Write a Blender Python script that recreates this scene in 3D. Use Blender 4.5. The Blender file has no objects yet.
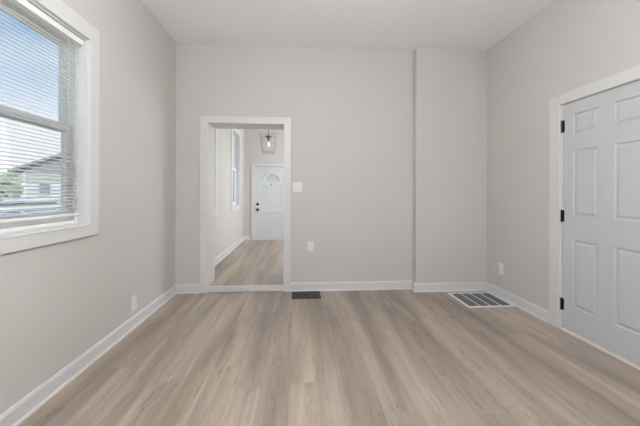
import bpy, bmesh, math, random
from mathutils import Vector, Matrix

random.seed(7)
SC = bpy.context.scene
COL = SC.collection
PI = math.pi

# ------------------------------------------------------------------ camera
YAW, ROLL, CAMH = 0.0713, 0.0037, 1.2295
FOC, CY = 302.0433, 192.8969
cam = bpy.data.cameras.new('camera')
cam_o = bpy.data.objects.new('camera', cam)
COL.objects.link(cam_o)
R = Vector((math.cos(YAW), -math.sin(YAW), 0))
F = Vector((math.sin(YAW), math.cos(YAW), 0))
Z = Vector((0, 0, 1))
cr = R * math.cos(ROLL) + Z * math.sin(ROLL)
cu = Z * math.cos(ROLL) - R * math.sin(ROLL)
cam_o.matrix_world = Matrix(((cr.x, cu.x, -F.x, 0), (cr.y, cu.y, -F.y, 0), (cr.z, cu.z, -F.z, CAMH), (0, 0, 0, 1)))
cam.sensor_width = 36.0
cam.lens = FOC / 640 * 36
cam.shift_y = (CY - 213) / 640
cam.clip_start = 0.02
cam.clip_end = 400
SC.camera = cam_o

# ------------------------------------------------------------------ view, world, sun, fill lights
SC.view_settings.view_transform = 'Standard'
SC.view_settings.look = 'None'
SC.view_settings.gamma = 1
SC.view_settings.use_curve_mapping = False
SC.view_settings.exposure = 0.0
SC.cycles.use_denoising = True
SC.cycles.max_bounces = 14
SC.cycles.diffuse_bounces = 8
SC.cycles.transparent_max_bounces = 24

W = bpy.data.worlds.new('sky')
SC.world = W
W.use_nodes = True
nt = W.node_tree
nt.nodes.clear()
tc = nt.nodes.new('ShaderNodeTexCoord')
sx = nt.nodes.new('ShaderNodeSeparateXYZ')
nt.links.new(tc.outputs['Generated'], sx.inputs[0])
rp = nt.nodes.new('ShaderNodeValToRGB')
nt.links.new(sx.outputs['Z'], rp.inputs[0])
el = rp.color_ramp.elements
el[0].position = 0.0; el[0].color = (0.82, 0.83, 0.85, 1)
el[1].position = 0.8; el[1].color = (0.15, 0.33, 0.65, 1)
e = el.new(0.16); e.color = (0.72, 0.77, 0.83, 1)
e = el.new(0.27); e.color = (0.45, 0.59, 0.76, 1)
e = el.new(0.40); e.color = (0.24, 0.45, 0.74, 1)
mp = nt.nodes.new('ShaderNodeMapping'); mp.inputs['Scale'].default_value = (2.2, 2.2, 5.5)
nz = nt.nodes.new('ShaderNodeTexNoise'); nz.inputs['Scale'].default_value = 1.3; nz.inputs['Detail'].default_value = 6
nt.links.new(tc.outputs['Generated'], mp.inputs[0]); nt.links.new(mp.outputs[0], nz.inputs['Vector'])
cr2 = nt.nodes.new('ShaderNodeValToRGB')
cr2.color_ramp.elements[0].position = 0.48; cr2.color_ramp.elements[1].position = 0.85
nt.links.new(nz.outputs['Fac'], cr2.inputs[0])
mx = nt.nodes.new('ShaderNodeMixRGB'); mx.inputs[2].default_value = (0.80, 0.82, 0.84, 1)
nt.links.new(cr2.outputs[0], mx.inputs[0]); nt.links.new(rp.outputs[0], mx.inputs[1])
bg = nt.nodes.new('ShaderNodeBackground'); bg.inputs[1].default_value = 1.6
wo = nt.nodes.new('ShaderNodeOutputWorld')
nt.links.new(mx.outputs[0], bg.inputs[0]); nt.links.new(bg.outputs[0], wo.inputs[0])


def area(name, loc, direction, sx_, sy_, power, color=(1, 1, 1)):
    l = bpy.data.lights.new(name, 'AREA')
    l.shape = 'RECTANGLE'; l.size = sx_; l.size_y = sy_; l.energy = power; l.color = color
    o = bpy.data.objects.new(name, l)
    o.location = loc
    o.rotation_euler = Vector(direction).to_track_quat('-Z', 'Z').to_euler()
    COL.objects.link(o)
    return o


# sun high on the far side of the house: lights the street facades, no beam enters the room
sun = bpy.data.lights.new('sun', 'SUN'); sun.energy = 4.2; sun.angle = 0.009; sun.color = (1.0, 0.96, 0.9)
sun_o = bpy.data.objects.new('sun', sun)
sun_o.rotation_euler = Vector((-1.0, 0.0, -0.85)).to_track_quat('-Z', 'Y').to_euler()
COL.objects.link(sun_o)
# fill lights added unseen behind the camera, set in made-up window openings
FY = -1.75
area('front_fill', (0.55, FY + 0.02, 1.75), (0, 1, 0.0), 0.9, 1.7, 9, (0.94, 0.97, 1.0))
area('front_fill', (1.75, FY + 0.02, 1.75), (0, 1, 0.0), 0.9, 1.7, 9, (0.94, 0.97, 1.0))
# fill light added on the unseen right side of the hall, no window
area('hall_fill', (1.58, 6.5, 1.6), (-1, 0.15, 0), 1.4, 1.8, 98, (0.95, 0.98, 1.0))


# ------------------------------------------------------------------ helpers
def s2l(c):
    c = c / 255
    return c / 12.92 if c <= 0.04045 else ((c + 0.055) / 1.055) ** 2.4


def rgb(r, g, b):
    return (s2l(r), s2l(g), s2l(b), 1)


def mat(name, col, rough=0.5, metallic=0.0, spec=0.5, noise=0.0, nscale=8.0, bump=0.0, bscale=200.0):
    m = bpy.data.materials.new(name)
    m.use_nodes = True
    t = m.node_tree
    b = t.nodes['Principled BSDF']
    b.inputs['Base Color'].default_value = col
    b.inputs['Roughness'].default_value = rough
    b.inputs['Metallic'].default_value = metallic
    b.inputs['Specular IOR Level'].default_value = spec
    co = t.nodes.new('ShaderNodeTexCoord')
    if noise:
        n = t.nodes.new('ShaderNodeTexNoise'); n.inputs['Scale'].default_value = nscale; n.inputs['Detail'].default_value = 4
        t.links.new(co.outputs['Object'], n.inputs['Vector'])
        h = t.nodes.new('ShaderNodeMapRange')
        h.inputs['From Min'].default_value = 0.25; h.inputs['From Max'].default_value = 0.75
        h.inputs['To Min'].default_value = 1 - noise; h.inputs['To Max'].default_value = 1 + noise
        t.links.new(n.outputs['Fac'], h.inputs['Value'])
        v = t.nodes.new('ShaderNodeVectorMath'); v.operation = 'SCALE'
        v.inputs[0].default_value = col[:3]
        t.links.new(h.outputs[0], v.inputs['Scale'])
        t.links.new(v.outputs[0], b.inputs['Base Color'])
    if bump:
        n2 = t.nodes.new('ShaderNodeTexNoise'); n2.inputs['Scale'].default_value = bscale; n2.inputs['Detail'].default_value = 2
        t.links.new(co.outputs['Object'], n2.inputs['Vector'])
        bp = t.nodes.new('ShaderNodeBump'); bp.inputs['Strength'].default_value = bump; bp.inputs['Distance'].default_value = 0.002
        t.links.new(n2.outputs['Fac'], bp.inputs['Height'])
        t.links.new(bp.outputs[0], b.inputs['Normal'])
    return m


def glass_mat(name, tint=(0.98, 0.985, 0.985, 1), refl=0.08):
    m = bpy.data.materials.new(name)
    m.use_nodes = True
    t = m.node_tree
    t.nodes.clear()
    tr = t.nodes.new('ShaderNodeBsdfTransparent'); tr.inputs[0].default_value = tint
    gl = t.nodes.new('ShaderNodeBsdfGlossy'); gl.inputs['Roughness'].default_value = 0.02
    lw = t.nodes.new('ShaderNodeLayerWeight'); lw.inputs['Blend'].default_value = 0.25
    ml = t.nodes.new('ShaderNodeMath'); ml.operation = 'MULTIPLY'; ml.inputs[1].default_value = refl * 4
    t.links.new(lw.outputs['Fresnel'], ml.inputs[0])
    mi = t.nodes.new('ShaderNodeMixShader')
    o = t.nodes.new('ShaderNodeOutputMaterial')
    t.links.new(ml.outputs[0], mi.inputs[0]); t.links.new(tr.outputs[0], mi.inputs[1]); t.links.new(gl.outputs[0], mi.inputs[2])
    t.links.new(mi.outputs[0], o.inputs[0])
    return m


class MB:
    def __init__(s):
        s.bm = bmesh.new()

    def face(s, pts):
        return s.bm.faces.new([s.bm.verts.new(p) for p in pts])

    def box(s, x0, y0, z0, x1, y1, z1):
        x0, x1 = sorted((x0, x1)); y0, y1 = sorted((y0, y1)); z0, z1 = sorted((z0, z1))
        v = [s.bm.verts.new(p) for p in ((x0, y0, z0), (x1, y0, z0), (x1, y1, z0), (x0, y1, z0),
                                         (x0, y0, z1), (x1, y0, z1), (x1, y1, z1), (x0, y1, z1))]
        for f in ((3, 2, 1, 0), (4, 5, 6, 7), (0, 1, 5, 4), (1, 2, 6, 5), (2, 3, 7, 6), (3, 0, 4, 7)):
            s.bm.faces.new([v[i] for i in f])
        return s

    def prism(s, poly, fn, a, b):
        """poly of (u,v), swept from a to b; fn(u,v,t) -> xyz"""
        va = [s.bm.verts.new(fn(u, v, a)) for u, v in poly]
        vb = [s.bm.verts.new(fn(u, v, b)) for u, v in poly]
        n = len(poly)
        for i in range(n):
            s.bm.faces.new((va[i], va[(i + 1) % n], vb[(i + 1) % n], vb[i]))
        s.bm.faces.new(va[::-1]); s.bm.faces.new(vb)
        return s

    def tube(s, pts, r, n=8, caps=True):
        pts = [Vector(p) for p in pts]
        rr = r if isinstance(r, (list, tuple)) else [r] * len(pts)
        rings = []
        for i, p in enumerate(pts):
            d = (pts[min(i + 1, len(pts) - 1)] - pts[max(i - 1, 0)]).normalized()
            a = d.cross(Vector((0, 0, 1)))
            if a.length < 1e-3:
                a = d.cross(Vector((1, 0, 0)))
            a.normalize(); b = d.cross(a)
            rings.append([s.bm.verts.new(p + (a * math.cos(2 * PI * k / n) + b * math.sin(2 * PI * k / n)) * rr[i]) for k in range(n)])
        for q, w in zip(rings, rings[1:]):
            for k in range(n):
                s.bm.faces.new((q[k], q[(k + 1) % n], w[(k + 1) % n], w[k]))
        if caps:
            s.bm.faces.new(rings[0][::-1]); s.bm.faces.new(rings[-1])
        return s

    def lathe(s, prof, fn, n=20):
        """prof of (r, t); fn(a, b, t) -> xyz"""
        rings = [[s.bm.verts.new(fn(r * math.cos(2 * PI * k / n), r * math.sin(2 * PI * k / n), t)) for k in range(n)] for r, t in prof]
        for q, w in zip(rings, rings[1:]):
            for k in range(n):
                s.bm.faces.new((q[k], q[(k + 1) % n], w[(k + 1) % n], w[k]))
        s.bm.faces.new(rings[0][::-1]); s.bm.faces.new(rings[-1])
        return s

    def build(s, name, m, parent=None, loc=None, bevel=0.0, smooth=False, recalc=True):
        if recalc:
            bmesh.ops.recalc_face_normals(s.bm, faces=s.bm.faces[:])
        me = bpy.data.meshes.new(name)
        if loc is not None:
            bmesh.ops.translate(s.bm, verts=s.bm.verts[:], vec=-Vector(loc))
        s.bm.to_mesh(me); s.bm.free()
        me.materials.append(m)
        o = bpy.data.objects.new(name, me)
        COL.objects.link(o)
        if loc is not None:
            o.location = loc
        if parent is not None:
            o.parent = parent
            pw = Vector((0, 0, 0)); q = parent
            while q is not None:
                pw += q.location; q = q.parent
            if loc is None:
                o.location = -pw
            else:
                o.location = Vector(loc) - pw
        if bevel:
            b = o.modifiers.new('bevel', 'BEVEL'); b.width = bevel; b.segments = 2; b.limit_method = 'ANGLE'
        if smooth:
            for p in me.polygons:
                p.use_smooth = True
        return o


def tag(o, label, cat, group=None, kind=None):
    o['label'] = label; o['category'] = cat
    if group: o['group'] = group
    if kind: o['kind'] = kind
    return o


def empty(name, loc):
    o = bpy.data.objects.new(name, None)
    o.location = loc; o.empty_display_size = 0.1
    COL.objects.link(o)
    return o


def struct(o, label, cat):
    return tag(o, label, cat, kind='structure')


# ------------------------------------------------------------------ materials
M_WALL = mat('wall_paint', (0.590, 0.566, 0.543, 1), 0.75, spec=0.25, noise=0.012, nscale=1.5, bump=0.06, bscale=160)
M_CEIL = mat('ceiling_paint', (0.90, 0.92, 0.94, 1), 0.85, spec=0.2, noise=0.008, nscale=1.2)
M_TRIM = mat('trim_paint', (0.665, 0.661, 0.656, 1), 0.35, spec=0.4, noise=0.01, nscale=5)
M_DOOR = mat('door_paint', (0.555, 0.560, 0.565, 1), 0.4, spec=0.4, noise=0.01, nscale=5)
M_VINYL = mat('window_vinyl', (0.88, 0.88, 0.87, 1), 0.35, noise=0.01)
M_SLAT = mat('blind_slat', (0.72, 0.72, 0.71, 1), 0.45, noise=0.01)
def translucent(m, k):
    t = m.node_tree
    b = t.nodes['Principled BSDF']
    o = [n for n in t.nodes if n.type == 'OUTPUT_MATERIAL'][0]
    tl = t.nodes.new('ShaderNodeBsdfTranslucent'); tl.inputs[0].default_value = (0.8, 0.8, 0.78, 1)
    a = t.nodes.new('ShaderNodeMixShader'); a.inputs[0].default_value = k
    t.links.new(b.outputs[0], a.inputs[1]); t.links.new(tl.outputs[0], a.inputs[2])
    t.links.new(a.outputs[0], o.inputs[0])


translucent(M_SLAT, 0.08)
M_PLATE = mat('plate_plastic', (0.76, 0.75, 0.735, 1), 0.3, noise=0.01)
M_SLOT = mat('slot_dark', (0.06, 0.055, 0.05, 1), 0.6, noise=0.05)
M_BLACK = mat('black_metal', (0.012, 0.012, 0.013, 1), 0.4, metallic=0.6, noise=0.1)
M_REG = mat('register_bronze', (0.045, 0.042, 0.04, 1), 0.45, metallic=0.5, noise=0.15, nscale=30)
M_GRILLE = mat('grille_white', (0.78, 0.78, 0.77, 1), 0.4, noise=0.02)
M_LOUVRE = mat('grille_louvre', (0.13, 0.135, 0.14, 1), 0.5, noise=0.06, nscale=20)
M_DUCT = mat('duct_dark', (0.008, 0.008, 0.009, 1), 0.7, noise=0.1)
M_NICKEL = mat('dark_nickel', (0.12, 0.115, 0.11, 1), 0.35, metallic=0.8, noise=0.05)
M_WIRE = mat('lantern_metal', (0.30, 0.29, 0.275, 1), 0.4, metallic=0.5, noise=0.05)
def fan_glass():
    m = glass_mat('fanlight_glass', (0.95, 0.98, 0.93, 1))
    t = m.node_tree
    o = [n for n in t.nodes if n.type == 'OUTPUT_MATERIAL'][0]
    clear = o.inputs[0].links[0].from_socket
    tl = t.nodes.new('ShaderNodeBsdfTranslucent'); tl.inputs[0].default_value = (0.95, 0.95, 0.86, 1)
    df = t.nodes.new('ShaderNodeBsdfDiffuse'); df.inputs[0].default_value = (0.85, 0.88, 0.80, 1)
    a = t.nodes.new('ShaderNodeMixShader'); a.inputs[0].default_value = 0.5
    t.links.new(tl.outputs[0], a.inputs[1]); t.links.new(df.outputs[0], a.inputs[2])
    co = t.nodes.new('ShaderNodeTexCoord'); n = t.nodes.new('ShaderNodeTexNoise'); n.inputs['Scale'].default_value = 40
    t.links.new(co.outputs['Object'], n.inputs['Vector'])
    r = t.nodes.new('ShaderNodeMapRange'); r.inputs['From Min'].default_value = 0.35; r.inputs['From Max'].default_value = 0.65
    r.inputs['To Min'].default_value = 0.45; r.inputs['To Max'].default_value = 0.75
    t.links.new(n.outputs['Fac'], r.inputs['Value'])
    b = t.nodes.new('ShaderNodeMixShader')
    t.links.new(r.outputs[0], b.inputs[0]); t.links.new(clear, b.inputs[1]); t.links.new(a.outputs[0], b.inputs[2])
    t.links.new(b.outputs[0], o.inputs[0])
    return m


M_GLASS = glass_mat('window_glass')
M_LGLASS = glass_mat('lantern_glass', (0.98, 0.98, 0.97, 1), 0.05)
M_THRESH = mat('threshold_cream', (0.86, 0.80, 0.73, 1), 0.45, noise=0.03)


def nodes_of(m):
    t = m.node_tree
    def N(kind, **kw):
        n = t.nodes.new(kind)
        for k, v in kw.items():
            setattr(n, k, v)
        return n
    def math_(op, a, b=None, c=None):
        n = N('ShaderNodeMath', operation=op)
        for i, x in enumerate((a, b, c)):
            if x is None: continue
            if isinstance(x, (int, float)): n.inputs[i].default_value = x
            else: t.links.new(x, n.inputs[i])
        return n.outputs[0]
    return t, N, math_


def plank_material():
    m = bpy.data.materials.new('vinyl_plank_floor')
    m.use_nodes = True
    t, N, ma = nodes_of(m)
    b = t.nodes['Principled BSDF']
    co = N('ShaderNodeTexCoord'); sp = N('ShaderNodeSeparateXYZ')
    t.links.new(co.outputs['Object'], sp.inputs[0])
    WD, LN = 0.178, 1.22
    u = ma('DIVIDE', ma('ADD', sp.outputs['X'], 20 * WD + 0.055), WD)
    row = ma('FLOOR', u)
    fu = ma('FRACT', u)
    wn = N('ShaderNodeTexWhiteNoise', noise_dimensions='1D'); t.links.new(row, wn.inputs['W'])
    v = ma('ADD', ma('DIVIDE', ma('ADD', sp.outputs['Y'], 20), LN), wn.outputs['Value'])
    colm = ma('FLOOR', v)
    fv = ma('FRACT', v)
    idn = N('ShaderNodeCombineXYZ'); t.links.new(row, idn.inputs[0]); t.links.new(colm, idn.inputs[1])
    wn2 = N('ShaderNodeTexWhiteNoise', noise_dimensions='2D'); t.links.new(idn.outputs[0], wn2.inputs['Vector'])
    r1 = wn2.outputs['Value']
    spc = N('ShaderNodeSeparateColor'); t.links.new(wn2.outputs['Color'], spc.inputs[0])
    r2 = spc.outputs[1]; r3 = spc.outputs[2]

    def gnoise(scx, scy, detail, rough, dist, offs):
        c = N('ShaderNodeCombineXYZ')
        t.links.new(ma('ADD', ma('MULTIPLY', sp.outputs['X'], scx), ma('MULTIPLY', r2, offs)), c.inputs[0])
        t.links.new(ma('ADD', ma('MULTIPLY', sp.outputs['Y'], scy), ma('MULTIPLY', r3, offs)), c.inputs[1])
        t.links.new(ma('MULTIPLY', r1, offs), c.inputs[2])
        n = N('ShaderNodeTexNoise'); n.inputs['Scale'].default_value = 1
        n.inputs['Detail'].default_value = detail; n.inputs['Roughness'].default_value = rough; n.inputs['Distortion'].default_value = dist
        t.links.new(c.outputs[0], n.inputs['Vector'])
        return n.outputs['Fac']

    broad = gnoise(4.2, 0.42, 3, 0.5, 0.5, 0.25)
    hue = gnoise(2.6, 0.35, 2, 0.5, 0.3, 0.15)
    mott = gnoise(13.0, 1.1, 3, 0.55, 0.8, 37.0)
    grain = gnoise(70, 2.4, 5, 0.65, 0.6, 91.0)
    fine = gnoise(230, 7, 3, 0.6, 0.2, 53.0)
    knot = gnoise(42, 4.2, 4, 0.6, 2.2, 71.0)
    kmask = gnoise(9, 0.8, 2, 0.5, 0.5, 47.0)
    # plank tone
    rm = N('ShaderNodeValToRGB'); rm.color_ramp.interpolation = 'LINEAR'
    t.links.new(r1, rm.inputs[0])
    els = rm.color_ramp.elements
    cols = [(0.0, (0.372, 0.294, 0.236)), (0.25, (0.390, 0.310, 0.249)), (0.45, (0.398, 0.322, 0.262)),
            (0.65, (0.384, 0.309, 0.251)), (0.85, (0.400, 0.314, 0.242)), (1.0, (0.400, 0.326, 0.267))]
    els[0].position, els[0].color = cols[0][0], (*cols[0][1], 1)
    els[1].position, els[1].color = cols[-1][0], (*cols[-1][1], 1)
    for p, c in cols[1:-1]:
        q = els.new(p); q.color = (*c, 1)

    def rng(x, a, b_, lo, hi):
        n = N('ShaderNodeMapRange'); n.clamp = True
        t.links.new(x, n.inputs['Value'])
        n.inputs['From Min'].default_value = a; n.inputs['From Max'].default_value = b_
        n.inputs['To Min'].default_value = lo; n.inputs['To Max'].default_value = hi
        return n.outputs[0]
    k = ma('MULTIPLY', rng(broad, 0.30, 0.68, 0.62, 1.20), rng(grain, 0.3, 0.7, 0.90, 1.06))
    k = ma('MULTIPLY', k, rng(mott, 0.30, 0.66, 0.85, 1.09))
    k = ma('MULTIPLY', k, rng(fine, 0.3, 0.7, 0.95, 1.05))
    kn = ma('MULTIPLY', rng(knot, 0.55, 0.66, 0.0, 0.42), rng(kmask, 0.48, 0.60, 0.0, 1.0))
    k = ma('MULTIPLY', k, ma('SUBTRACT', 1.0, kn))
    # fine bevelled joints
    du = ma('MINIMUM', fu, ma('SUBTRACT', 1.0, fu))
    dv = ma('MINIMUM', fv, ma('SUBTRACT', 1.0, fv))
    ju = rng(ma('MULTIPLY', du, WD), 0.0006, 0.0022, 0.0, 1.0)
    jv = rng(ma('MULTIPLY', dv, LN), 0.0006, 0.0022, 0.0, 1.0)
    j = ma('MINIMUM', ju, jv)
    k = ma('MULTIPLY', k, rng(j, 0, 1, 0.86, 1.0))
    vs = N('ShaderNodeVectorMath', operation='SCALE')
    # grey wash where the grain is broad and pale
    hs = N('ShaderNodeHueSaturation')
    mxh = N('ShaderNodeMixRGB'); mxh.inputs[2].default_value = (0.46, 0.355, 0.225, 1)
    t.links.new(rng(hue, 0.55, 0.72, 0.0, 0.6), mxh.inputs[0]); t.links.new(rm.outputs[0], mxh.inputs[1])
    t.links.new(mxh.outputs[0], hs.inputs['Color'])
    t.links.new(rng(broad, 0.3, 0.7, 0.97, 0.86), hs.inputs['Saturation'])
    t.links.new(hs.outputs[0], vs.inputs[0]); t.links.new(k, vs.inputs['Scale'])
    t.links.new(vs.outputs[0], b.inputs['Base Color'])
    t.links.new(rng(grain, 0.3, 0.7, 0.30, 0.40), b.inputs['Roughness'])
    b.inputs['Specular IOR Level'].default_value = 0.45
    bp = N('ShaderNodeBump'); bp.inputs['Strength'].default_value = 0.12; bp.inputs['Distance'].default_value = 0.001
    t.links.new(ma('ADD', ma('MULTIPLY', grain, 0.5), j), bp.inputs['Height'])
    t.links.new(bp.outputs[0], b.inputs['Normal'])
    return m


M_FLOOR = plank_material()

# ------------------------------------------------------------------ room shell
XL, XR, YB, YC, BX, H = -1.491, 2.390, 3.7907, 3.6767, 1.465, 3.05
WT = 0.30                                   # back wall thickness
HZ, HY, HXL, HXR = 0.065, 7.5, -1.335, 1.62  # entry hall
OX0, OX1, OZ = -1.120, -0.168, 2.093          # rough opening of the doorway
WY0, WY1, WZ0, WZ1 = 1.10, 2.246, 1.0, 2.303   # left window opening

b = MB(); b.box(XL - 0.3, FY - 0.2, -0.06, XR + 0.3, YB + 0.045, 0.0)
struct(b.build('floor', M_FLOOR), 'greige wood-look plank floor of the empty room', 'floor')
b = MB(); b.box(HXL - 0.2, YB + 0.045, -0.02, HXR + 0.2, HY + 0.1, HZ)
struct(b.build('floor_hall', M_FLOOR), 'wood-look plank floor of the entry hall beyond the doorway', 'floor')
b = MB(); b.box(XL - 0.3, FY - 0.2, H, XR + 0.3, YB + 0.1, H + 0.1)
struct(b.build('ceiling', M_CEIL), 'plain white ceiling of the empty room', 'ceiling')
b = MB(); b.box(HXL - 0.2, YB + 0.1, H, HXR + 0.2, HY + 0.1, H + 0.1)
struct(b.build('ceiling_hall', M_CEIL), 'white ceiling of the entry hall beyond the doorway', 'ceiling')


def wall_x(x0, x1, y0, y1, z0, z1, holes):
    """wall in an X slab with rectangular holes (ya,yb,za,zb)"""
    m = MB()
    ys = sorted({y0, y1, *[h[0] for h in holes], *[h[1] for h in holes]})
    for a, c in zip(ys, ys[1:]):
        hs = [h for h in holes if h[0] <= a and h[1] >= c]
        if not hs:
            m.box(x0, a, z0, x1, c, z1)
        else:
            h = hs[0]
            if h[2] > z0: m.box(x0, a, z0, x1, c, h[2])
            if h[3] < z1: m.box(x0, a, h[3], x1, c, z1)
    return m


def wall_y(y0, y1, x0, x1, z0, z1, holes):
    m = MB()
    xs = sorted({x0, x1, *[h[0] for h in holes], *[h[1] for h in holes]})
    for a, c in zip(xs, xs[1:]):
        hs = [h for h in holes if h[0] <= a and h[1] >= c]
        if not hs:
            m.box(a, y0, z0, c, y1, z1)
        else:
            h = hs[0]
            if h[2] > z0: m.box(a, y0, z0, c, y1, h[2])
            if h[3] < z1: m.box(a, y0, h[3], c, y1, z1)
    return m


struct(wall_x(XL - 0.165, XL, FY, YB, 0, H, [(WY0, WY1, WZ0, WZ1)]).build('wall_left', M_WALL),
       'greige painted wall with the window and blind', 'wall')
DY0, DY1, DZ = 1.760, 2.590, 2.048           # right door rough opening
struct(wall_x(XR, XR + 0.13, FY, YB, 0, H, [(DY0, DY1, -0.001, DZ)]).build('wall_right', M_WALL),
       'greige painted wall with the white six-panel door', 'wall')
struct(wall_y(YB, YB + WT, XL - 0.2, XR + 0.13, 0, H, [(OX0, OX1, -0.001, OZ)]).build('wall_back', M_WALL),
       'greige painted end wall with the open cased doorway', 'wall')
b = MB(); b.box(BX, YC, 0, XR, YB, H)
struct(b.build('wall_chimney', M_WALL, bevel=0.004), 'greige chimney breast projecting at the right end of back wall', 'wall')
struct(wall_y(FY - 0.2, FY, XL - 0.22, XR + 0.13, 0, H, [(0.1, 1.0, 0.9, 2.6), (1.3, 2.2, 0.9, 2.6)]).build('wall_front', M_WALL),  # both window openings are made up, unseen, to hold the front fill lights
       'greige painted wall behind the viewpoint', 'wall')
# hall walls
HW = [(4.20, 4.90, 0.965, 2.50), (6.18, 6.86, 0.965, 2.50)]
struct(wall_x(HXL - 0.2, HXL, YB + WT, HY, 0, H, HW).build('wall_hall_left', M_WALL),
       'greige hall wall with two windows seen through the doorway', 'wall')
b = MB(); b.box(HXR, YB + WT, 0, HXR + 0.1, HY, H)
struct(b.build('wall_hall_right', M_WALL), 'greige hall wall on the stair side', 'wall')
FDX0, FDX1, FDZ = -1.075, -0.245, 1.885
struct(wall_y(HY, HY + 0.14, HXL - 0.2, HXR + 0.1, 0, H, [(FDX0, FDX1, 0, FDZ)]).build('wall_hall_end', M_WALL),
       'greige hall end wall around the white entry door', 'wall')

# ------------------------------------------------------------------ baseboards with quarter-round shoe
BP = [(0, 0), (0.026, 0), (0.026, 0.006), (0.023, 0.014), (0.0145, 0.018), (0.0145, 0.088), (0.011, 0.098), (0.008, 0.106), (0, 0.108)]


def base_x(x, s, y0, y1, z=0):   # wall at x, projecting s
    return MB().prism(BP, lambda u, v, t: (x + s * u, t, z + v), y0, y1)


def base_y(y, s, x0, x1, z=0):
    return MB().prism(BP, lambda u, v, t: (t, y + s * u, z + v), x0, x1)


struct(base_x(XL, 1, FY, YB).build('baseboard_left', M_TRIM), 'white baseboard along the window wall', 'baseboard')
struct(base_y(YB, -1, XL, -1.204).build('baseboard_back', M_TRIM), 'short white baseboard left of the doorway', 'baseboard')
struct(base_y(YB, -1, -0.092, BX).build('baseboard_back', M_TRIM), 'white baseboard between the doorway and the chimney breast', 'baseboard')
b = base_y(YC, -1, BX - 0.026, XR)
b.prism(BP, lambda u, v, t: (BX - u, t, v), YC, YB)
struct(b.build('baseboard_chimney', M_TRIM), 'white baseboard round the chimney breast', 'baseboard')
struct(base_x(XR, -1, 2.704, YC).build('baseboard_right', M_TRIM), 'white baseboard between the chimney breast and the six-panel door', 'baseboard')
struct(base_x(XR, -1, FY, 1.632).build('baseboard_right', M_TRIM), 'white baseboard on the near side of the six-panel door', 'baseboard')
struct(base_x(HXL, 1, YB + WT, HY, HZ).build('baseboard_hall_left', M_TRIM), 'white baseboard under the hall windows', 'baseboard')
struct(base_y(HY, -1, HXL, -1.17, HZ).build('baseboard_hall_end', M_TRIM), 'short white baseboard beside the entry door', 'baseboard')
struct(base_y(HY, -1, -0.15, HXR, HZ).build('baseboard_hall_end', M_TRIM), 'white baseboard right of the entry door', 'baseboard')

# ------------------------------------------------------------------ doorway lining, casing, step
tr = empty('trim_1', (-0.644, YB, 0))
struct(tr, 'white casing and deep jambs of the open doorway', 'door frame')
m = MB()
m.box(OX0, YB - 0.004, 0, -1.105, YB + WT + 0.004, OZ)
m.box(-0.183, YB - 0.004, 0, OX1, YB + WT + 0.004, OZ)
m.box(-1.105, YB - 0.004, 2.078, -0.183, YB + WT + 0.004, OZ)
m.build('jamb', M_TRIM, tr)
cz = 2.166
m = MB()
m.box(-1.2, YB - 0.02, 0, -1.108, YB, cz)
m.build('casing', M_TRIM, tr, bevel=0.004)
m = MB(); m.box(-0.181, YB - 0.02, 0, -0.094, YB, cz)
m.build('casing', M_TRIM, tr, bevel=0.004)
m = MB(); m.box(-1.108, YB - 0.02, 2.081, -0.181, YB, cz)
m.build('casing', M_TRIM, tr, bevel=0.004)
m = MB()
m.box(-1.2, YB + WT, HZ, -1.108, YB + WT + 0.02, cz); m.box(-0.181, YB + WT, HZ, -0.094, YB + WT + 0.02, cz)
m.box(-1.108, YB + WT, 2.081, -0.181, YB + WT + 0.02, cz)
m.build('hall_casing', M_TRIM, tr, bevel=0.004)
m = MB(); m.box(-1.105, YB + 0.018, 0, -0.183, YB + 0.0455, HZ + 0.004)
struct(m.build('trim_2', M_TRIM, bevel=0.003), 'low white riser board closing the step in the doorway', 'riser')

# ------------------------------------------------------------------ left window
win = empty('window_1', (XL, (WY0 + WY1) / 2, WZ0))
struct(win, 'white double-hung window in the left wall', 'window')
CX0, CX1 = XL, XL + 0.018
oy0, oy1, oz0, oz1 = WY0 - 0.104, 2.350, 0.916, 2.42
iy0, iy1, iz0, iz1 = WY0 + 0.004, WY1 - 0.002, WZ0 + 0.002, WZ1 - 0.002


def rect_frame(m, x0, x1, ay0, ay1, az0, az1, by0, by1, bz0, bz1):
    m.box(x0, ay0, az0, x1, by0, az1); m.box(x0, by1, az0, x1, ay1, az1)
    m.box(x0, by0, az0, x1, by1, bz0); m.box(x0, by0, bz1, x1, by1, az1)


def mitre_frame(m, x0, x1, A, B, bead=0.014):
    """picture-frame casing: outer A=(y0,y1,z0,z1) inner B, with a raised bead on the inner edge"""
    def ring(x, Q):
        return [m.bm.verts.new((x, y, z)) for y, z in ((Q[0], Q[2]), (Q[1], Q[2]), (Q[1], Q[3]), (Q[0], Q[3]))]
    C = (B[0] - bead, B[1] + bead, B[2] - bead, B[3] + bead)
    rings = [ring(x0, A), ring(x1 - 0.003, A), ring(x1, (A[0] + .003, A[1] - .003, A[2] + .003, A[3] - .003)),
             ring(x1, C), ring(x1 + 0.004 * (1 if x1 > x0 else -1), (C[0] + .004, C[1] - .004, C[2] + .004, C[3] - .004)),
             ring(x1 + 0.004 * (1 if x1 > x0 else -1), (B[0] - .003, B[1] + .003, B[2] - .003, B[3] + .003)), ring(x1 - 0.002, B), ring(x0, B)]
    rings.append(rings[0])
    for q, w in zip(rings, rings[1:]):
        for k in range(4):
            m.bm.faces.new((q[k], q[(k + 1) % 4], w[(k + 1) % 4], w[k]))


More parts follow.
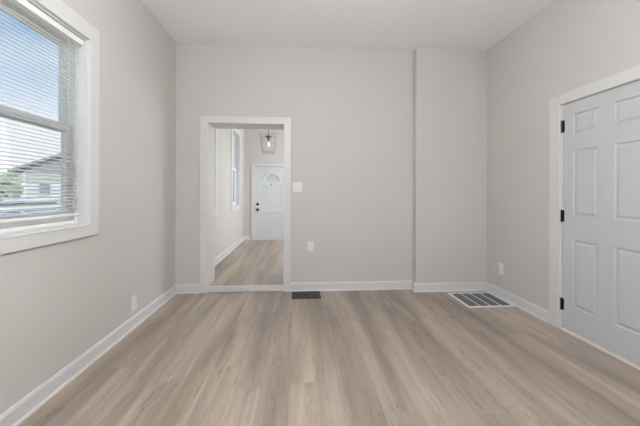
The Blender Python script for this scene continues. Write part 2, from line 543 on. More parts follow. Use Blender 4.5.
m = MB(); mitre_frame(m, CX0, CX1, (oy0, oy1, oz0, oz1), (iy0, iy1, iz0, iz1))
m.build('casing', M_TRIM, win)
XO = XL - 0.165
m = MB()   # lining and outer frame
m.box(XO, WY0, WZ0, XL, WY0 + 0.012, WZ1); m.box(XO, WY1 - 0.012, WZ0, XL, WY1, WZ1)
m.box(XO, WY0 + 0.012, WZ0, XL, WY1 - 0.012, WZ0 + 0.012); m.box(XO, WY0 + 0.012, WZ1 - 0.012, XL, WY1 - 0.012, WZ1)
m.build('jamb', M_TRIM, win)
m = MB()
rect_frame(m, XL - 0.155, XL - 0.065, WY0 + .012, WY1 - .012, WZ0 + .012, WZ1 - .012, WY0 + .027, WY1 - .027, WZ0 + .034, WZ1 - .034)
m.box(XL - 0.065, WY0 + .012, WZ0 + .012, XL - 0.055, WY0 + .032, WZ1 - .012); m.box(XL - 0.065, WY1 - .032, WZ0 + .012, XL - 0.055, WY1 - .012, WZ1 - .012)
m.build('window_frame', M_VINYL, win, bevel=0.002)


def sash(name, x0, x1, z0, z1, st, bot, top):
    m = MB()
    y0, y1 = WY0 + .028, WY1 - .028
    rect_frame(m, x0, x1, y0, y1, z0, z1, y0 + st, y1 - st, z0 + bot, z1 - top)
    s = m.build(name, M_VINYL, win, bevel=0.003)
    g = MB(); xc = (x0 + x1) / 2
    g.box(xc - .003, y0 + st - .004, z0 + bot - .004, xc + .003, y1 - st + .004, z1 - top + .004)
    g.build('pane', M_GLASS, s)
    return s


us = sash('upper_sash', XL - 0.145, XL - 0.113, 1.642, WZ1 - .036, 0.036, 0.04, 0.045)
ls = sash('lower_sash', XL - 0.111, XL - 0.077, WZ0 + .036, 1.688, 0.054, 0.06, 0.042)
m = MB(); m.box(XL - 0.105, 1.60, 1.689, XL - 0.080, 1.66, 1.703); m.box(XL - 0.097, 1.615, 1.703, XL - 0.085, 1.68, 1.710)
m.build('sash_lock', M_VINYL, win, bevel=0.002)

# mini blind
BXC = XL - 0.047
bl = empty('window_blind', (BXC, (WY0 + WY1) / 2, 2.29))
tag(bl, 'white mini blind with thin open slats hanging in the left window', 'blind')
by0, by1 = WY0 + .024, WY1 - .022
m = MB(); m.box(BXC - .019, by0 - .004, 2.250, BXC + .034, by1 + .004, 2.2880)
m.build('headrail', M_VINYL, bl, bevel=0.002)
m = MB()
tilt = math.radians(21)
for k in range(52):
    zc = 1.106 + k * 0.0222
    pts = []
    for i in range(6):
        q = (i / 5 - 0.5) * 0.025
        crown = -0.0028 * (1 - (2 * i / 5 - 1) ** 2)
        # + side (towards the room) dips
        pts.append((BXC + q * math.cos(tilt) + crown * math.sin(tilt), zc - q * math.sin(tilt) + crown * math.cos(tilt)))
    poly = pts + [(x, z - 0.0006) for x, z in reversed(pts)]
    m.prism(poly, lambda u, v, t: (u, t, v), by0, by1)
m.build('slats', M_SLAT, bl)
m = MB(); m.box(BXC - .012, by0, 1.068, BXC + .012, by1, 1.084)
m.build('bottom_rail', M_VINYL, bl, bevel=0.002)
for yy in (by0 + .06, by1 - .06):
    m = MB()
    for xx in (BXC - .0135, BXC + .0135):
        m.box(xx - .0006, yy - .0035, 1.077, xx + .0006, yy - .0023, 2.26)
        m.box(xx - .0006, yy + .0023, 1.077, xx + .0006, yy + .0035, 2.26)
    m.build('ladder_cord', M_SLAT, bl)
m = MB(); m.tube([(BXC + .024, by1 - .12, 2.255), (BXC + .024, by1 - .12, 1.66)], 0.0022, 6); m.tube([(BXC + .024, by1 - .12, 1.66), (BXC + .024, by1 - .12, 1.62)], [.004, .0025], 8)
m.build('lift_cord', M_SLAT, bl)


# ------------------------------------------------------------------ panelled faces
def panel_leaf(m, fn, u0, u1, v0, v1, thick, panels, skip=(), rings=((0.0, 0.0), (0.006, -0.009), (0.020, -0.009), (0.034, -0.0015))):
    """door leaf: fn(u,v,w) with w=0 the front; panels are (u0,u1,v0,v1)"""
    allp = list(panels) + list(skip)
    us = sorted({u0, u1, *[p[0] for p in allp], *[p[1] for p in allp]})
    vs = sorted({v0, v1, *[p[2] for p in allp], *[p[3] for p in allp]})
    for a, c in zip(us, us[1:]):
        for d, e_ in zip(vs, vs[1:]):
            cu_, cv_ = (a + c) / 2, (d + e_) / 2
            if any(p[0] < cu_ < p[1] and p[2] < cv_ < p[3] for p in allp):
                continue
            m.face([fn(a, d, 0), fn(c, d, 0), fn(c, e_, 0), fn(a, e_, 0)])
    for p in panels:
        prev = None
        for ins, w in rings:
            q = [(p[0] + ins, p[2] + ins), (p[1] - ins, p[2] + ins), (p[1] - ins, p[3] - ins), (p[0] + ins, p[3] - ins)]
            cur = [fn(x, y, w) for x, y in q]
            if prev:
                for k in range(4):
                    m.face([prev[k], prev[(k + 1) % 4], cur[(k + 1) % 4], cur[k]])
            prev = cur
        m.face(prev)
    for p in skip:
        q = [(p[0], p[2]), (p[1], p[2]), (p[1], p[3]), (p[0], p[3])]
        for k in range(4):
            (a, d), (c, e_) = q[k], q[(k + 1) % 4]
            m.face([fn(a, d, 0), fn(a, d, -thick), fn(c, e_, -thick), fn(c, e_, 0)])
    q = [(u0, v0), (u1, v0), (u1, v1), (u0, v1)]
    for k in range(4):
        (a, d), (c, e_) = q[k], q[(k + 1) % 4]
        m.face([fn(a, d, 0), fn(c, e_, 0), fn(c, e_, -thick), fn(a, d, -thick)])
    # back
    us = sorted({u0, u1, *[p[0] for p in skip], *[p[1] for p in skip]}); vs = sorted({v0, v1, *[p[2] for p in skip], *[p[3] for p in skip]})
    for a, c in zip(us, us[1:]):
        for d, e_ in zip(vs, vs[1:]):
            if any(p[0] < (a + c) / 2 < p[1] and p[2] < (d + e_) / 2 < p[3] for p in skip):
                continue
            m.face([fn(a, d, -thick), fn(a, e_, -thick), fn(c, e_, -thick), fn(c, d, -thick)])


# ------------------------------------------------------------------ six-panel door on the right
DXF = XR - 0.001        # door face, nearly flush with the wall
door = empty('door_1', (XR, 2.175, 0))
struct(door, 'white six-panel door with black hinges in the right wall', 'door')
fn = lambda u, v, w: (DXF - w, u, v)
pans = []
for a, c in ((2.250, 2.473), (1.902, 2.126)):
    for d, e_ in ((0.238, 0.826), (1.034, 1.610), (1.746, 1.926)):
        pans.append((a, c, d, e_))
m = MB(); panel_leaf(m, fn, 1.778, 2.571, 0.027, 2.030, 0.035, pans)
bmesh.ops.remove_doubles(m.bm, verts=m.bm.verts[:], dist=1e-5)
m.build('door_leaf', M_DOOR, door)
m = MB()
m.box(XR - 0.004, DY0, 0, XR + 0.13, 1.775, DZ); m.box(XR - 0.004, 2.574, 0, XR + 0.13, DY1, DZ)
m.box(XR - 0.004, 1.775, 2.0335, XR + 0.13, 2.574, DZ)
m.box(XR + 0.036, 1.775, 0, XR + 0.05, 1.786, 2.0335); m.box(XR + 0.036, 2.563, 0, XR + 0.05, 2.574, 2.0335); m.box(XR + 0.036, 1.786, 2.022, XR + 0.05, 2.563, 2.0335)
m.build('jamb', M_TRIM, door)
for q in ((2.588, 2.702, 0, 2.131), (1.634, 1.756, 0, 2.131), (1.756, 2.588, 2.037, 2.131)):
    m = MB(); m.box(XR - 0.02, q[0], q[2], XR, q[1], q[3]); m.build('casing', M_TRIM, door, bevel=0.004)
for zc in (1.838, 1.030, 0.235):
    m = MB()
    m.lathe([(0.003, -.056), (.0065, -.053), (.0068, .053), (.003, .056)], lambda a, b_, t: (XR - 0.009 + a, 2.5735 + b_, zc + t), 12)
    m.box(XR - 0.006, 2.5735, zc - .05, XR - 0.003, 2.588, zc + .05)
    m.box(XR - 0.006, 2.556, zc - .05, XR - 0.0005, 2.5735, zc + .05)
    m.build('hinge', M_BLACK, door)
m = MB(); m.box(XR - 0.012, 1.775, 0, XR + 0.13, 2.574, 0.021)
th = struct(m.build('trim_3', M_THRESH, bevel=0.003), 'cream threshold strip under the six-panel door', 'threshold')
b = MB(); b.box(XR + 0.13, 1.5, -0.02, XR + 0.2, 2.9, 2.3)
struct(b.build('wall_closet', M_WALL), 'wall closing off the space behind the six-panel door', 'wall')


# ------------------------------------------------------------------ electrical plates
def rounded_plate(m, fn, w, h, t, bev=0.003):
    def ring(dw, z):
        return [m.bm.verts.new(fn(a, b_, z)) for a, b_ in ((-w / 2 + dw, -h / 2 + dw), (w / 2 - dw, -h / 2 + dw), (w / 2 - dw, h / 2 - dw), (-w / 2 + dw, h / 2 - dw))]
    rs = [ring(0, 0), ring(0, t - bev), ring(bev, t)]
    for q, w_ in zip(rs, rs[1:]):
        for k in range(4):
            m.bm.faces.new((q[k], q[(k + 1) % 4], w_[(k + 1) % 4], w_[k]))
    m.bm.faces.new(rs[-1]); m.bm.faces.new(rs[0][::-1])


def outlet(loc, fnw, label, w=0.080, h=0.126):
    fn = lambda a, b_, c: fnw(loc, a, b_, c)
    r = empty('wall_outlet', loc)
    tag(r, label, 'outlet', 'duplex outlets low on the walls')
    m = MB(); rounded_plate(m, fn, w, h, 0.0065); m.build('wall_plate', M_PLATE, r)
    for dz in (-0.021, 0.021):
        m = MB()
        pr = []
        for k in range(24):
            a = 2 * PI * k / 24
            pr.append((0.0172 * math.cos(a), max(-0.0135, min(0.0135, 0.0172 * math.sin(a))) + dz))
        m.prism(pr, lambda u, v, t: fn(u, v, t), 0.0055, 0.0088)
        rc = m.build('receptacle', M_PLATE, r)
        m = MB()
        m.prism([(-.0075, dz + .000), (-.0052, dz), (-.0052, dz + .009), (-.0075, dz + .009)], fn, 0.008, 0.0092)
        m.prism([(.0052, dz + .001), (.0075, dz + .001), (.0075, dz + .008), (.0052, dz + .008)], fn, 0.008, 0.0092)
        m.prism([(.0026 * math.cos(2 * PI * k / 10), dz - .007 + .0026 * math.sin(2 * PI * k / 10)) for k in range(10)], fn, 0.008, 0.0092)
        m.build('slots', M_SLOT, rc)
    m = MB(); m.lathe([(.0032, .005), (.0032, .0072), (.0015, .0078)], lambda a, b_, t: fn(a, b_, t), 10); m.build('screw', M_PLATE, r)
    return r


on_back = lambda L, a, b_, c: (L[0] + a, L[1] - c, L[2] + b_)
on_left = lambda L, a, b_, c: (L[0] + c, L[1] + a, L[2] + b_)
on_right = lambda L, a, b_, c: (L[0] - c, L[1] - a, L[2] + b_)
outlet((0.157, YB, 0.557), on_back, 'white duplex outlet on the back wall right of the doorway')
outlet((XL, 2.861, 0.220), on_left, 'white duplex outlet low on the window wall above the baseboard')
outlet((XR, 3.398, 0.340), on_right, 'white duplex outlet on the right wall near the floor grille')

sw = empty('light_switch', (-0.013, YB, 1.298))
tag(sw, 'white two-gang toggle light switch beside the doorway', 'light switch')
L = (-0.013, YB, 1.298)
fs = lambda a, b_, c: on_back(L, a, b_, c)
m = MB(); rounded_plate(m, fs, 0.118, 0.122, 0.0065); m.build('wall_plate', M_PLATE, sw)
for du in (-0.023, 0.023):
    m = MB(); m.prism([(du - .0048, -.012), (du + .0048, -.012), (du + .0048, .012), (du - .0048, .012)], fs, .0055, .0078)
    tg = m.build('toggle_slot', M_PLATE, sw)
    m = MB()
    q = [(du - .0035, -.002), (du + .0035, -.002), (du + .0035, .008), (du - .0035, .008)]
    va = [m.bm.verts.new(fs(u, v, .0075)) for u, v in q]; vb = [m.bm.verts.new(fs(u, v * .7 + .006, .018)) for u, v in q]
    for k in range(4): m.bm.faces.new((va[k], va[(k + 1) % 4], vb[(k + 1) % 4], vb[k]))
    m.bm.faces.new(vb); m.build('toggle', M_PLATE, tg)
    for dz in (-.03, .03):
        m = MB(); m.lathe([(.003, .006), (.003, .0070), (.0012, .0076)], lambda a, b_, t: fs(a + du, b_ + dz, t), 8); m.build('screw', M_PLATE, sw)

# ------------------------------------------------------------------ floor register (dark) by the doorway
rx0, rx1, ry0, ry1 = -0.078, 0.270, 3.500, 3.762
rg = empty('floor_register', ((rx0 + rx1) / 2, (ry0 + ry1) / 2, 0))
tag(rg, 'dark bronze floor vent register in front of the baseboard by the doorway', 'vent')
m = MB()
fw = 0.026
def flat_frame(m, x0, x1, y0, y1, f, z0, z1, lip=0.004):
    A = [(x0, y0), (x1, y0), (x1, y1), (x0, y1)]
    B = [(x0 + lip, y0 + lip), (x1 - lip, y0 + lip), (x1 - lip, y1 - lip), (x0 + lip, y1 - lip)]
    C = [(x0 + f, y0 + f), (x1 - f, y0 + f), (x1 - f, y1 - f), (x0 + f, y1 - f)]
    rs = [[m.bm.verts.new((*p, z0)) for p in A], [m.bm.verts.new((*p, z1)) for p in B], [m.bm.verts.new((*p, z1)) for p in C], [m.bm.verts.new((*p, z0)) for p in C]]
    rs.append(rs[0])
    for q, w in zip(rs, rs[1:]):
        for k in range(4): m.bm.faces.new((q[k], q[(k + 1) % 4], w[(k + 1) % 4], w[k]))
flat_frame(m, rx0, rx1, ry0, ry1, fw, 0.0005, 0.006)
m.build('frame', M_REG, rg)
m = MB(); m.box(rx0 + fw, ry0 + fw, 0.0004, rx1 - fw, ry1 - fw, 0.0012); m.build('duct', M_DUCT, rg)
n = 12
M_REGL = mat('register_louvre', (0.17, 0.165, 0.16, 1), 0.4, metallic=0.3, noise=0.1)
for k in range(n):
    xc = rx0 + fw + (k + 0.5) * (rx1 - rx0 - 2 * fw) / n + .006
    m = MB(); m.box(xc - .003, ry0 + fw, .0012, xc + .003, ry1 - fw, .0052); m.build('louver', M_REGL, rg)

# ------------------------------------------------------------------ white return-air grille by the chimney
gx0, gx1, gy0, gy1 = 1.834, 2.360, 3.128, 3.590
gr = empty('return_air_grille', ((gx0 + gx1) / 2, (gy0 + gy1) / 2, 0))
tag(gr, 'white framed floor return grille with grey louvers in the right corner', 'vent')
m = MB(); flat_frame(m, gx0, gx1, gy0, gy1, 0.023, 0.0005, 0.007); m.build('frame', M_GRILLE, gr)
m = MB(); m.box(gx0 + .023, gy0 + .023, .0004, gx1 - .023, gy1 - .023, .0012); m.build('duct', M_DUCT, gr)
cw = (gx1 - gx0 - 0.046) / 4
for k in range(1, 4):
    xc = gx0 + .023 + k * cw
    m = MB(); m.box(xc - .0055, gy0 + .023, .0008, xc + .0055, gy1 - .023, .0068); m.build('bar', M_GRILLE, gr)
for k in range(4):
    a = gx0 + .023 + k * cw + (0.0055 if k else 0); c = gx0 + .023 + (k + 1) * cw - (0.0055 if k < 3 else 0)
    m = MB()
    yy = gy0 + .030
    while yy < gy1 - .032:
        m.prism([(yy, .0012), (yy + .002, .0012), (yy + .0085, .0058), (yy + .0065, .0058)], lambda u, v, t: (t, u, v), a, c)
        yy += 0.0125
    m.build('louvers', M_LOUVRE, gr)

# thin raised slivers standing in for a small pale mark on a plank
M_MARK = mat('pale_mark', (0.50, 0.44, 0.38, 1), 0.6, noise=0.1, nscale=60)
m = MB()
m.prism([(-.010, -.030), (.000, -.034), (.012, .004), (.022, .034), (.014, .036), (.000, .008)], lambda u, v, t: (-0.842 + u, 2.062 + v, t + 0.004 * max(0, v / .036)), 0.0004, 0.003)
m.prism([(-.010, -.028), (-.004, -.026), (-.016, .006), (-.021, .004)], lambda u, v, t: (-0.842 + u, 2.062 + v, t), 0.0004, 0.002)
tag(m.build('floor_mark', M_MARK), 'tiny pale mark on the floor planks at left', 'mark')

# ------------------------------------------------------------------ unseen globe lamp added to brighten ceiling and walls
gl_x, gl_y, gl_z = 0.1, 0.80, 2.42
cl = empty('fill_globe_lamp', (gl_x, gl_y, H))
tag(cl, 'unseen globe lamp added under the ceiling as fill light', 'light')
m = MB(); m.lathe([(.07, H), (.07, H - .015), (.02, H - .03), (.012, H - .46), (.05, H - .465), (.05, H - .495)], lambda a, b_, t: (gl_x + a, gl_y + b_, t), 20); m.build('canopy', M_NICKEL, cl)
M_FILL_GLOBE = mat('fill_globe_glow', (0.9, 0.9, 0.88, 1), 0.3)
gb = M_FILL_GLOBE.node_tree.nodes['Principled BSDF']
gb.inputs['Emission Color'].default_value = (0.965, 0.985, 1.0, 1); gb.inputs['Emission Strength'].default_value = 146
m = MB(); m.lathe([(.14 * math.sin(PI * k / 14), gl_z + .14 * math.cos(PI * k / 14)) for k in range(1, 14)], lambda a, b_, t: (gl_x + a, gl_y + b_, t), 24); m.build('globe', M_FILL_GLOBE, cl, smooth=True)

# ------------------------------------------------------------------ entry hall: windows
for n_, (a, c, d, e_) in zip((2, 3), HW):
    w = empty('window_%d' % n_, (HXL, (a + c) / 2, d))
    struct(w, ('nearer' if n_ == 2 else 'farther') + ' white hall window seen edge-on through the doorway', 'window')
    m = MB(); mitre_frame(m, HXL, HXL + 0.02, (a - .11, c + .11, d - .105, e_ + .11), (a + .003, c - .003, d + .003, e_ - .003), bead=0.010)
    m.build('casing', M_TRIM, w)
    m = MB()
    for q in ((a, a + .01, d, e_), (c - .01, c, d, e_), (a + .01, c - .01, d, d + .01), (a + .01, c - .01, e_ - .01, e_)):
        m.box(HXL - .2, q[0], q[2], HXL, q[1], q[3])
    m.build('jamb', M_TRIM, w)
    for nm, zz0, zz1, xx in (('upper_sash', (d + e_) / 2 - .02, e_ - .01, HXL - .11), ('lower_sash', d + .01, (d + e_) / 2 + .02, HXL - .075)):
        m = MB(); rect_frame(m, xx - .015, xx + .015, a + .01, c - .01, zz0, zz1, a + .055, c - .055, zz0 + .045, zz1 - .04)
        s = m.build(nm, M_VINYL, w)
        m = MB(); m.box(xx - .003, a + .052, zz0 + .042, xx + .003, c - .052, zz1 - .037); m.build('pane', M_GLASS, s)

# ------------------------------------------------------------------ entry hall: front door
fd = empty('door_2', ((FDX0 + FDX1) / 2, HY, HZ))
struct(fd, 'white entry door with a half-round fanlight at the end of hall', 'door')
fx0, fx1, fz0, fz1 = -1.062, -0.258, HZ + 0.012, 1.868
fy = HY + 0.012
fnd = lambda u, v, w: (u, fy - w, v)
fcx = (fx0 + fx1) / 2
lite = (fcx - 0.19, fcx + 0.19, 1.490, 1.690)
mid = 0.045
pl = [(-0.905, -0.415, 0.915, 1.40), (-0.905, -0.415, 0.265, 0.745)]
m = MB(); panel_leaf(m, fnd, fx0, fx1, fz0, fz1, 0.045, pl, skip=[lite], rings=((0, 0), (0.012, -0.010)))
bmesh.ops.remove_doubles(m.bm, verts=m.bm.verts[:], dist=1e-5)
M_FDOOR = mat('entry_door_paint', (0.64, 0.65, 0.66, 1), 0.4, noise=0.01)
dl = m.build('door_leaf', M_FDOOR, fd)
for p in pl:    # tongue and groove boards in the recessed panels
    m = MB(); nb = 5; bw = (p[1] - p[0] - .024) / nb
    for k in range(nb):
        m.box(p[0] + .012 + k * bw + .006, fy + .003, p[2] + .012, p[0] + .012 + (k + 1) * bw - .006, fy + .012, p[3] - .012)
    m.build('panel_boards', M_FDOOR, fd, bevel=0.003)
# fanlight plate with half-ellipse hole
fl_a, fl_b, fl_z = 0.178, 0.165, 1.512
m = MB()
NS = 28
def ell(k, a, b_):
    t = PI * k / NS
    return (fcx + a * math.cos(t), fl_z + b_ * math.sin(t))
def lrect(k):
    t = PI * k / NS
    dx, dz = math.cos(t), math.sin(t)
    s = min(0.21 / abs(dx) if abs(dx) > 1e-6 else 9, 0.21 / dz if dz > 1e-6 else 9)
    return (fcx + dx * s, fl_z + dz * s)
rings = []
for f_, y in ((lambda k: ell(k, fl_a + .042, fl_b + .042), fy), (lambda k: ell(k, fl_a + .036, fl_b + .036), fy - .014), (lambda k: ell(k, fl_a + .012, fl_b + .012), fy - .014), (lambda k: ell(k, fl_a, fl_b), fy + .012)):
    rings.append([m.bm.verts.new((f_(k)[0], y, f_(k)[1])) for k in range(NS + 1)])
for q, w_ in zip(rings, rings[1:]):
    for k in range(NS):
        m.bm.faces.new((q[k], q[k + 1], w_[k + 1], w_[k]))
m.box(fcx - fl_a - .042, fy - .010, fl_z - .030, fcx + fl_a + .042, fy + .012, fl_z)
# cover corners of the rectangular cut-out
out = [m.bm.verts.new((max(lite[0], min(lite[1], lrect(k)[0])), fy + .001, min(lite[3], lrect(k)[1]))) for k in range(NS + 1)]
inn = [m.bm.verts.new((ell(k, fl_a + .02, fl_b + .02)[0], fy + .001, ell(k, fl_a + .02, fl_b + .02)[1])) for k in range(NS + 1)]
for k in range(NS):
    m.bm.faces.new((out[k], out[k + 1], inn[k + 1], inn[k]))
fan = m.build('fanlight', M_FDOOR, fd, recalc=True)
g = MB()
g.prism([(fcx + (fl_a + .01) * math.cos(PI * k / NS), fl_z - .005 + (fl_b + .01) * math.sin(PI * k / NS)) for k in range(NS + 1)], lambda u, v, t: (u, t, v), fy + .014, fy + .019)
g.build('pane', fan_glass(), fan)
g = MB()
for t in (0.25, 0.5, 0.75):
    a = PI * t
    g.tube([(fcx + .05 * math.cos(a), fy + .010, fl_z + .05 * math.sin(a)), (fcx + fl_a * math.cos(a), fy + .010, fl_z + fl_b * math.sin(a))], .0035, 6)
g.tube([(fcx + .06 * math.cos(PI * k / 12), fy + .010, fl_z + .06 * math.sin(PI * k / 12)) for k in range(13)], .0035, 6)
g.tube([(fcx + .135 * math.cos(PI * k / 16), fy + .010, fl_z + .135 * math.sin(PI * k / 16)) for k in range(17)], .0028, 6)
g.build('glazing_bars', M_WIRE, fan)
m = MB(); m.lathe([(.016, 0), (.016, .012), (.008, .016)], lambda a, b_, t: (-0.662 + a, fy - t, 1.437 + b_), 14); m.build('peephole', M_NICKEL, fd)
kx = -0.997
m = MB(); m.lathe([(.033, 0), (.033, .010), (.024, .016), (.022, .026), (.010, .028)], lambda a, b_, t: (kx + a, fy - t, 0.943 + b_), 18); m.build('deadbolt', M_BLACK, fd, smooth=True)
m = MB(); m.lathe([(.033, 0), (.033, .008), (.013, .012), (.012, .030), (.026, .038), (.031, .050), (.026, .062), (.010, .067)], lambda a, b_, t: (kx + a, fy - t, 0.815 + b_), 18); m.build('door_knob', M_BLACK, fd, smooth=True)
m = MB()
m.box(FDX0, HY - .003, HZ, FDX0 + .011, HY + .14, FDZ); m.box(FDX1 - .011, HY - .003, HZ, FDX1, HY + .14, FDZ); m.box(FDX0 + .011, HY - .003, 1.872, FDX1 - .011, HY + .14, FDZ)
m.box(FDX0 + .011, HY - .0, HZ, FDX1 - .011, HY + .14, HZ + .010)
m.build('jamb', M_TRIM, fd)
for q in ((-1.152, -1.068, HZ, 1.952), (-0.252, -0.168, HZ, 1.952), (-1.068, -0.252, 1.876, 1.952)):
    m = MB(); m.box(q[0], HY - .02, q[2], q[1], HY, q[3]); m.build('casing', M_TRIM, fd, bevel=0.004)

# ------------------------------------------------------------------ entry hall: lantern
lx, ly = -0.582, 5.9
ln = empty('pendant_lantern', (lx, ly, H))
tag(ln, 'clear glass tapered pendant lantern hanging in the entry hall', 'light')
zt, zb, wt, wb = 2.345, 2.008, 0.148, 0.106
m = MB(); m.lathe([(.065, H), (.065, H - .012), (.03, H - .028), (.008, H - .03)], lambda a, b_, t: (lx + a, ly + b_, t), 20); m.build('canopy', M_NICKEL, ln)
m = MB(); m.tube([(lx, ly, H - .028), (lx, ly, 2.335)], .006, 8); m.build('rod', M_NICKEL, ln)
m = MB()
ct = [(lx + a * wt, ly + c * wt, zt) for a, c in ((-1, -1), (1, -1), (1, 1), (-1, 1))]
cb = [(lx + a * wb, ly + c * wb, zb) for a, c in ((-1, -1), (1, -1), (1, 1), (-1, 1))]
for k in range(4):
    m.tube([ct[k], ct[(k + 1) % 4]], .0034, 6); m.tube([cb[k], cb[(k + 1) % 4]], .0042, 6); m.tube([ct[k], cb[k]], .0038, 6)
m.tube([ct[0], (lx, ly, zt), ct[2]], .0028, 6); m.tube([ct[1], (lx, ly, zt), ct[3]], .0028, 6)
m.build('frame', M_WIRE, ln)
m = MB()
for k in range(4):
    m.face([ct[k], ct[(k + 1) % 4], cb[(k + 1) % 4], cb[k]])
m.face(cb)
m.build('glass', M_LGLASS, ln)
m = MB(); m.lathe([(.008, 2.338), (.030, 2.333), (.058, 2.312), (.062, 2.300), (.018, 2.302), (.018, 2.232), (.008, 2.228)], lambda a, b_, t: (lx + a, ly + b_, t), 20)
sk = m.build('socket', M_NICKEL, ln)
M_BULB = mat('bulb_glass', (0.9, 0.9, 0.88, 1), 0.2)
bb = M_BULB.node_tree.nodes['Principled BSDF']
bb.inputs['Emission Color'].default_value = (1, 0.96, 0.9, 1); bb.inputs['Emission Strength'].default_value = 0.3
m = MB(); m.lathe([(.012, 2.228), (.018, 2.205), (.030, 2.165), (.030, 2.140), (.018, 2.115), (.004, 2.108)], lambda a, b_, t: (lx + a, ly + b_, t), 16); m.build('bulb', M_BULB, sk, smooth=True)

# ------------------------------------------------------------------ outside
GZ = -0.70
M_GRASS = mat('lawn_grass', (0.16, 0.20, 0.10, 1), 0.9, noise=0.3, nscale=1.5)
b = MB(); b.box(-60, -40, GZ - 0.1, 40, 60, GZ)
struct(b.build('ground', M_GRASS), 'green lawn outside the window', 'ground')
M_STREET = mat('street_asphalt', (0.36, 0.37, 0.39, 1), 0.9, noise=0.08, nscale=3)
b = MB(); b.box(-16.8, -30, GZ, -12.6, 55, GZ + 0.02)
struct(b.build('street', M_STREET), 'grey street beyond the low fence outside', 'street')

M_SIDING = mat('white_siding', (0.86, 0.87, 0.89, 1), 0.7, noise=0.03)
M_CREAM = mat('cream_siding', (0.70, 0.67, 0.58, 1), 0.7, noise=0.03)
M_ROOF = mat('grey_shingle', (0.40, 0.40, 0.42, 1), 0.9, noise=0.15, nscale=12)
M_WINDARK = mat('grey_window', (0.33, 0.36, 0.38, 1), 0.2, noise=0.1)


def house(loc, label, wallm, bandm, gablem, turn, win0=0.75, length=9.0, depth=7.0):
    """gable end turned to +X before the turn about the corner"""
    x, y, z = loc
    h = empty('neighbor_house', loc)
    tag(h, label, 'house')
    m = MB(); m.box(x - depth, y, z, x, y + length, z + 2.75)
    for k in range(13):   # lap siding
        m.prism([(x, z + .15 + k * .2), (x + .025, z + .15 + k * .2), (x, z + .35 + k * .2)], lambda u, v, t: (u, t, v), y, y + length)
    m.build('wall', wallm, h)
    m = MB(); m.box(x - depth, y - .02, z + 2.75, x + .04, y + length + .02, z + 3.30); m.build('band', bandm, h)
    e0, rg_ = z + 3.30, z + 3.30 + 0.5 * (length / 2 + .9)
    m = MB()
    m.prism([(y, e0), (y + length, e0), (y + length, e0 + .4), (y + length / 2, rg_), (y, e0 + .4)], lambda u, v, t: (t, u, v), x - depth, x + .02)
    m.build('gable', gablem, h)
    m = MB()
    for s0, s1 in (((y - .9, e0), (y + length / 2, rg_ + .02)), ((y + length + .9, e0), (y + length / 2, rg_ + .02))):
        m.prism([s0, s1, (s1[0], s1[1] + .2), (s0[0], s0[1] + .2)], lambda u, v, t: (t, u, v), x - depth - .4, x + .45)
    m.build('roof', M_ROOF, h)
    for wy in (y + win0, y + win0 + 2.2, y + win0 + 4.4):
        m = MB(); rect_frame(m, x, x + .06, wy - .06, wy + .66, z + 1.62, z + 2.66, wy, wy + .6, z + 1.68, z + 2.60)
        w = m.build('window', M_SIDING, h)
        m = MB(); m.box(x + .01, wy, z + 1.68, x + .04, wy + .6, z + 2.60); m.build('pane', M_WINDARK, w)
    h.rotation_euler = (0, 0, turn)
    return h


house((-20, 23.67, GZ), 'white-sided house with grey gable seen through the blind slats', M_SIDING, M_CREAM, M_ROOF, math.radians(-50))
house((-27, 6.5, GZ), 'cream-sided house further left along the street', M_CREAM, M_SIDING, M_SIDING, math.radians(-12))

M_FENCE = mat('pale_fence', (0.72, 0.70, 0.64, 1), 0.7, noise=0.05)
fe = empty('low_fence', (-11.9, 14, GZ))
tag(fe, 'low pale board fence between the yard and the street', 'fence')
m = MB(); m.box(-11.95, 4, 0.42, -11.90, 26, 0.64); m.build('top_board', M_FENCE, fe)
m = MB(); m.box(-11.95, 4, GZ + .15, -11.90, 26, 0.28); m.build('lower_board', M_FENCE, fe)
for k in range(12):
    m = MB(); m.box(-12.03, 4 + k * 2 - .05, GZ, -11.95, 4 + k * 2 + .05, 0.66); m.build('post', M_FENCE, fe)

# parked car: pale rounded roof shows over the fence
M_CAR = mat('car_paint', (0.78, 0.79, 0.80, 1), 0.25, noise=0.02)
M_TYRE = mat('tyre', (0.02, 0.02, 0.02, 1), 0.8, noise=0.1)
M_CGL = mat('car_glass', (0.16, 0.18, 0.2, 1), 0.08, noise=0.02)
cx_, cy_ = -14.0, 16.6
cr_ = empty('parked_car', (cx_, cy_, GZ + .02))
tag(cr_, 'pale parked car showing its roof above the low fence', 'car')
z0 = GZ + .02
m = MB()
prof = [(-2.15, .35), (-2.2, .62), (-2.05, .82), (-1.2, .92), (1.45, .95), (2.1, .88), (2.2, .6), (2.15, .35)]
m.prism(prof, lambda u, v, t: (cx_ + t, cy_ + u, z0 + v), -.88, .88)
m.build('body', M_CAR, cr_, bevel=0.08)
m = MB()
pr0 = [(-1.35, .9), (-.75, 1.38), (.95, 1.40), (1.55, .92)]
m.prism(pr0, lambda u, v, t: (cx_ + t, cy_ + u, z0 + v), -.74, .74); m.build('windows', M_CGL, cr_, bevel=0.05)
m = MB(); m.prism([(-.85, 1.36), (-.6, 1.46), (0, 1.52), (.7, 1.49), (1.05, 1.37)], lambda u, v, t: (cx_ + t, cy_ + u, z0 + v), -.72, .72); m.build('roof', M_CAR, cr_, bevel=0.04)
for sx__ in (-.8, .8):
    for sy__ in (-1.35, 1.35):
        m = MB(); m.lathe([(.2, -.1), (.32, -.09), (.32, .09), (.2, .1)], lambda a, b_, t: (cx_ + sx__ + t, cy_ + sy__ + a, z0 + .32 + b_), 20); m.build('wheel', M_TYRE, cr_)

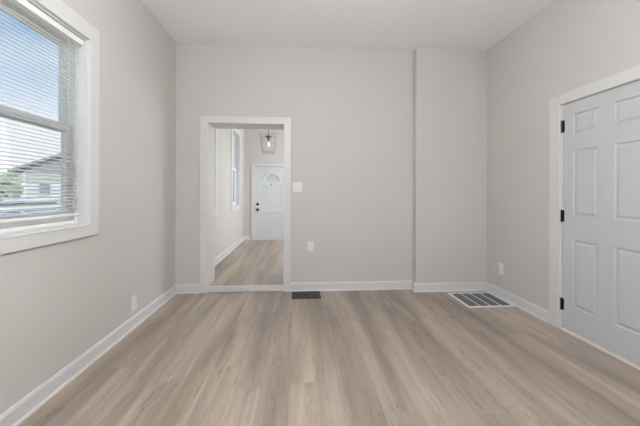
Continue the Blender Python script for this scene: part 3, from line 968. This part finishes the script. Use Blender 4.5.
M_BARK = mat('bark', (0.16, 0.12, 0.09, 1), 0.9, noise=0.2)
M_LEAF = mat('leaf_green', (0.34, 0.44, 0.20, 1), 0.7, noise=0.25, nscale=0.9)
M_LEAF2 = mat('leaf_pale', (0.50, 0.58, 0.40, 1), 0.7, noise=0.25, nscale=0.9)
M_FLOWER = mat('white_blossom', (0.9, 0.9, 0.88, 1), 0.7, noise=0.03)


def leaves(m, c, rad, n, size, rnd):
    for _ in range(n):
        d = Vector((rnd.gauss(0, 1), rnd.gauss(0, 1), rnd.gauss(0, 1))).normalized() * (rnd.random() ** 0.4)
        p = Vector((c[0] + d.x * rad[0], c[1] + d.y * rad[1], c[2] + d.z * rad[2]))
        a = Vector((rnd.gauss(0, 1), rnd.gauss(0, 1), rnd.gauss(0, 1))).normalized()
        q = a.orthogonal().normalized()
        s = size * rnd.uniform(.6, 1.3)
        m.face([p - a * s, p - q * s * .5, p + a * s, p + q * s * .5])


def tree(loc, hgt, rad, label, lm, seed, n=1600, size=.16):
    rnd = random.Random(seed)
    t = empty('tree', loc)
    tag(t, label, 'tree', None)
    x, y, z = loc
    m = MB(); m.tube([(x, y, z), (x + .05, y, z + hgt * .35), (x, y + .1, z + hgt * .7)], [.17, .13, .05], 8)
    for k in range(6):
        a = k * 1.1
        m.tube([(x, y, z + hgt * (.35 + .05 * k)), (x + rad * .7 * math.cos(a), y + rad * .7 * math.sin(a), z + hgt * (.5 + .06 * k))], [.06, .02], 6)
    m.build('trunk', M_BARK, t)
    m = MB()
    for k in range(9):
        a = k * 2.4; rr = rad * .55
        leaves(m, (x + rr * math.cos(a), y + rr * math.sin(a), z + hgt * (.45 + .05 * k)), (rad * .55,) * 3, n // 9, size, rnd)
    m.build('crown', lm, t, recalc=False)
    return t


tree((-20.3, 22.2, GZ), 3.3, 1.0, 'leafy green tree left of the white-sided house', M_LEAF2, 3)
tree((-19.4, 17.3, GZ), 4.2, 1.9, 'taller green tree at the far left beyond the street', M_LEAF, 5)
tree((-2.9, 17.5, GZ), 4.0, 1.9, 'green tree outside the entry door fanlight', M_LEAF2, 8, n=1100)
sh = empty('flowering_shrub', (-9.0, 9.9, GZ))
tag(sh, 'low shrub with white blossoms in front of the pale fence', 'shrub')
rnd = random.Random(4)
m = MB()
for k in range(7):
    m.tube([(-9.0, 9.9, GZ), (-9.0 + rnd.uniform(-.4, .4), 9.9 + rnd.uniform(-.5, .5), GZ + .8)], [.02, .008], 5)
m.build('stem', M_BARK, sh)
m = MB(); leaves(m, (-9.0, 9.9, GZ + .62), (.6, .9, .48), 900, .06, rnd); m.build('foliage', M_LEAF2, sh, recalc=False)
m = MB(); leaves(m, (-8.95, 9.9, GZ + .70), (.62, .92, .46), 130, .05, rnd); m.build('blossom', M_FLOWER, sh, recalc=False)
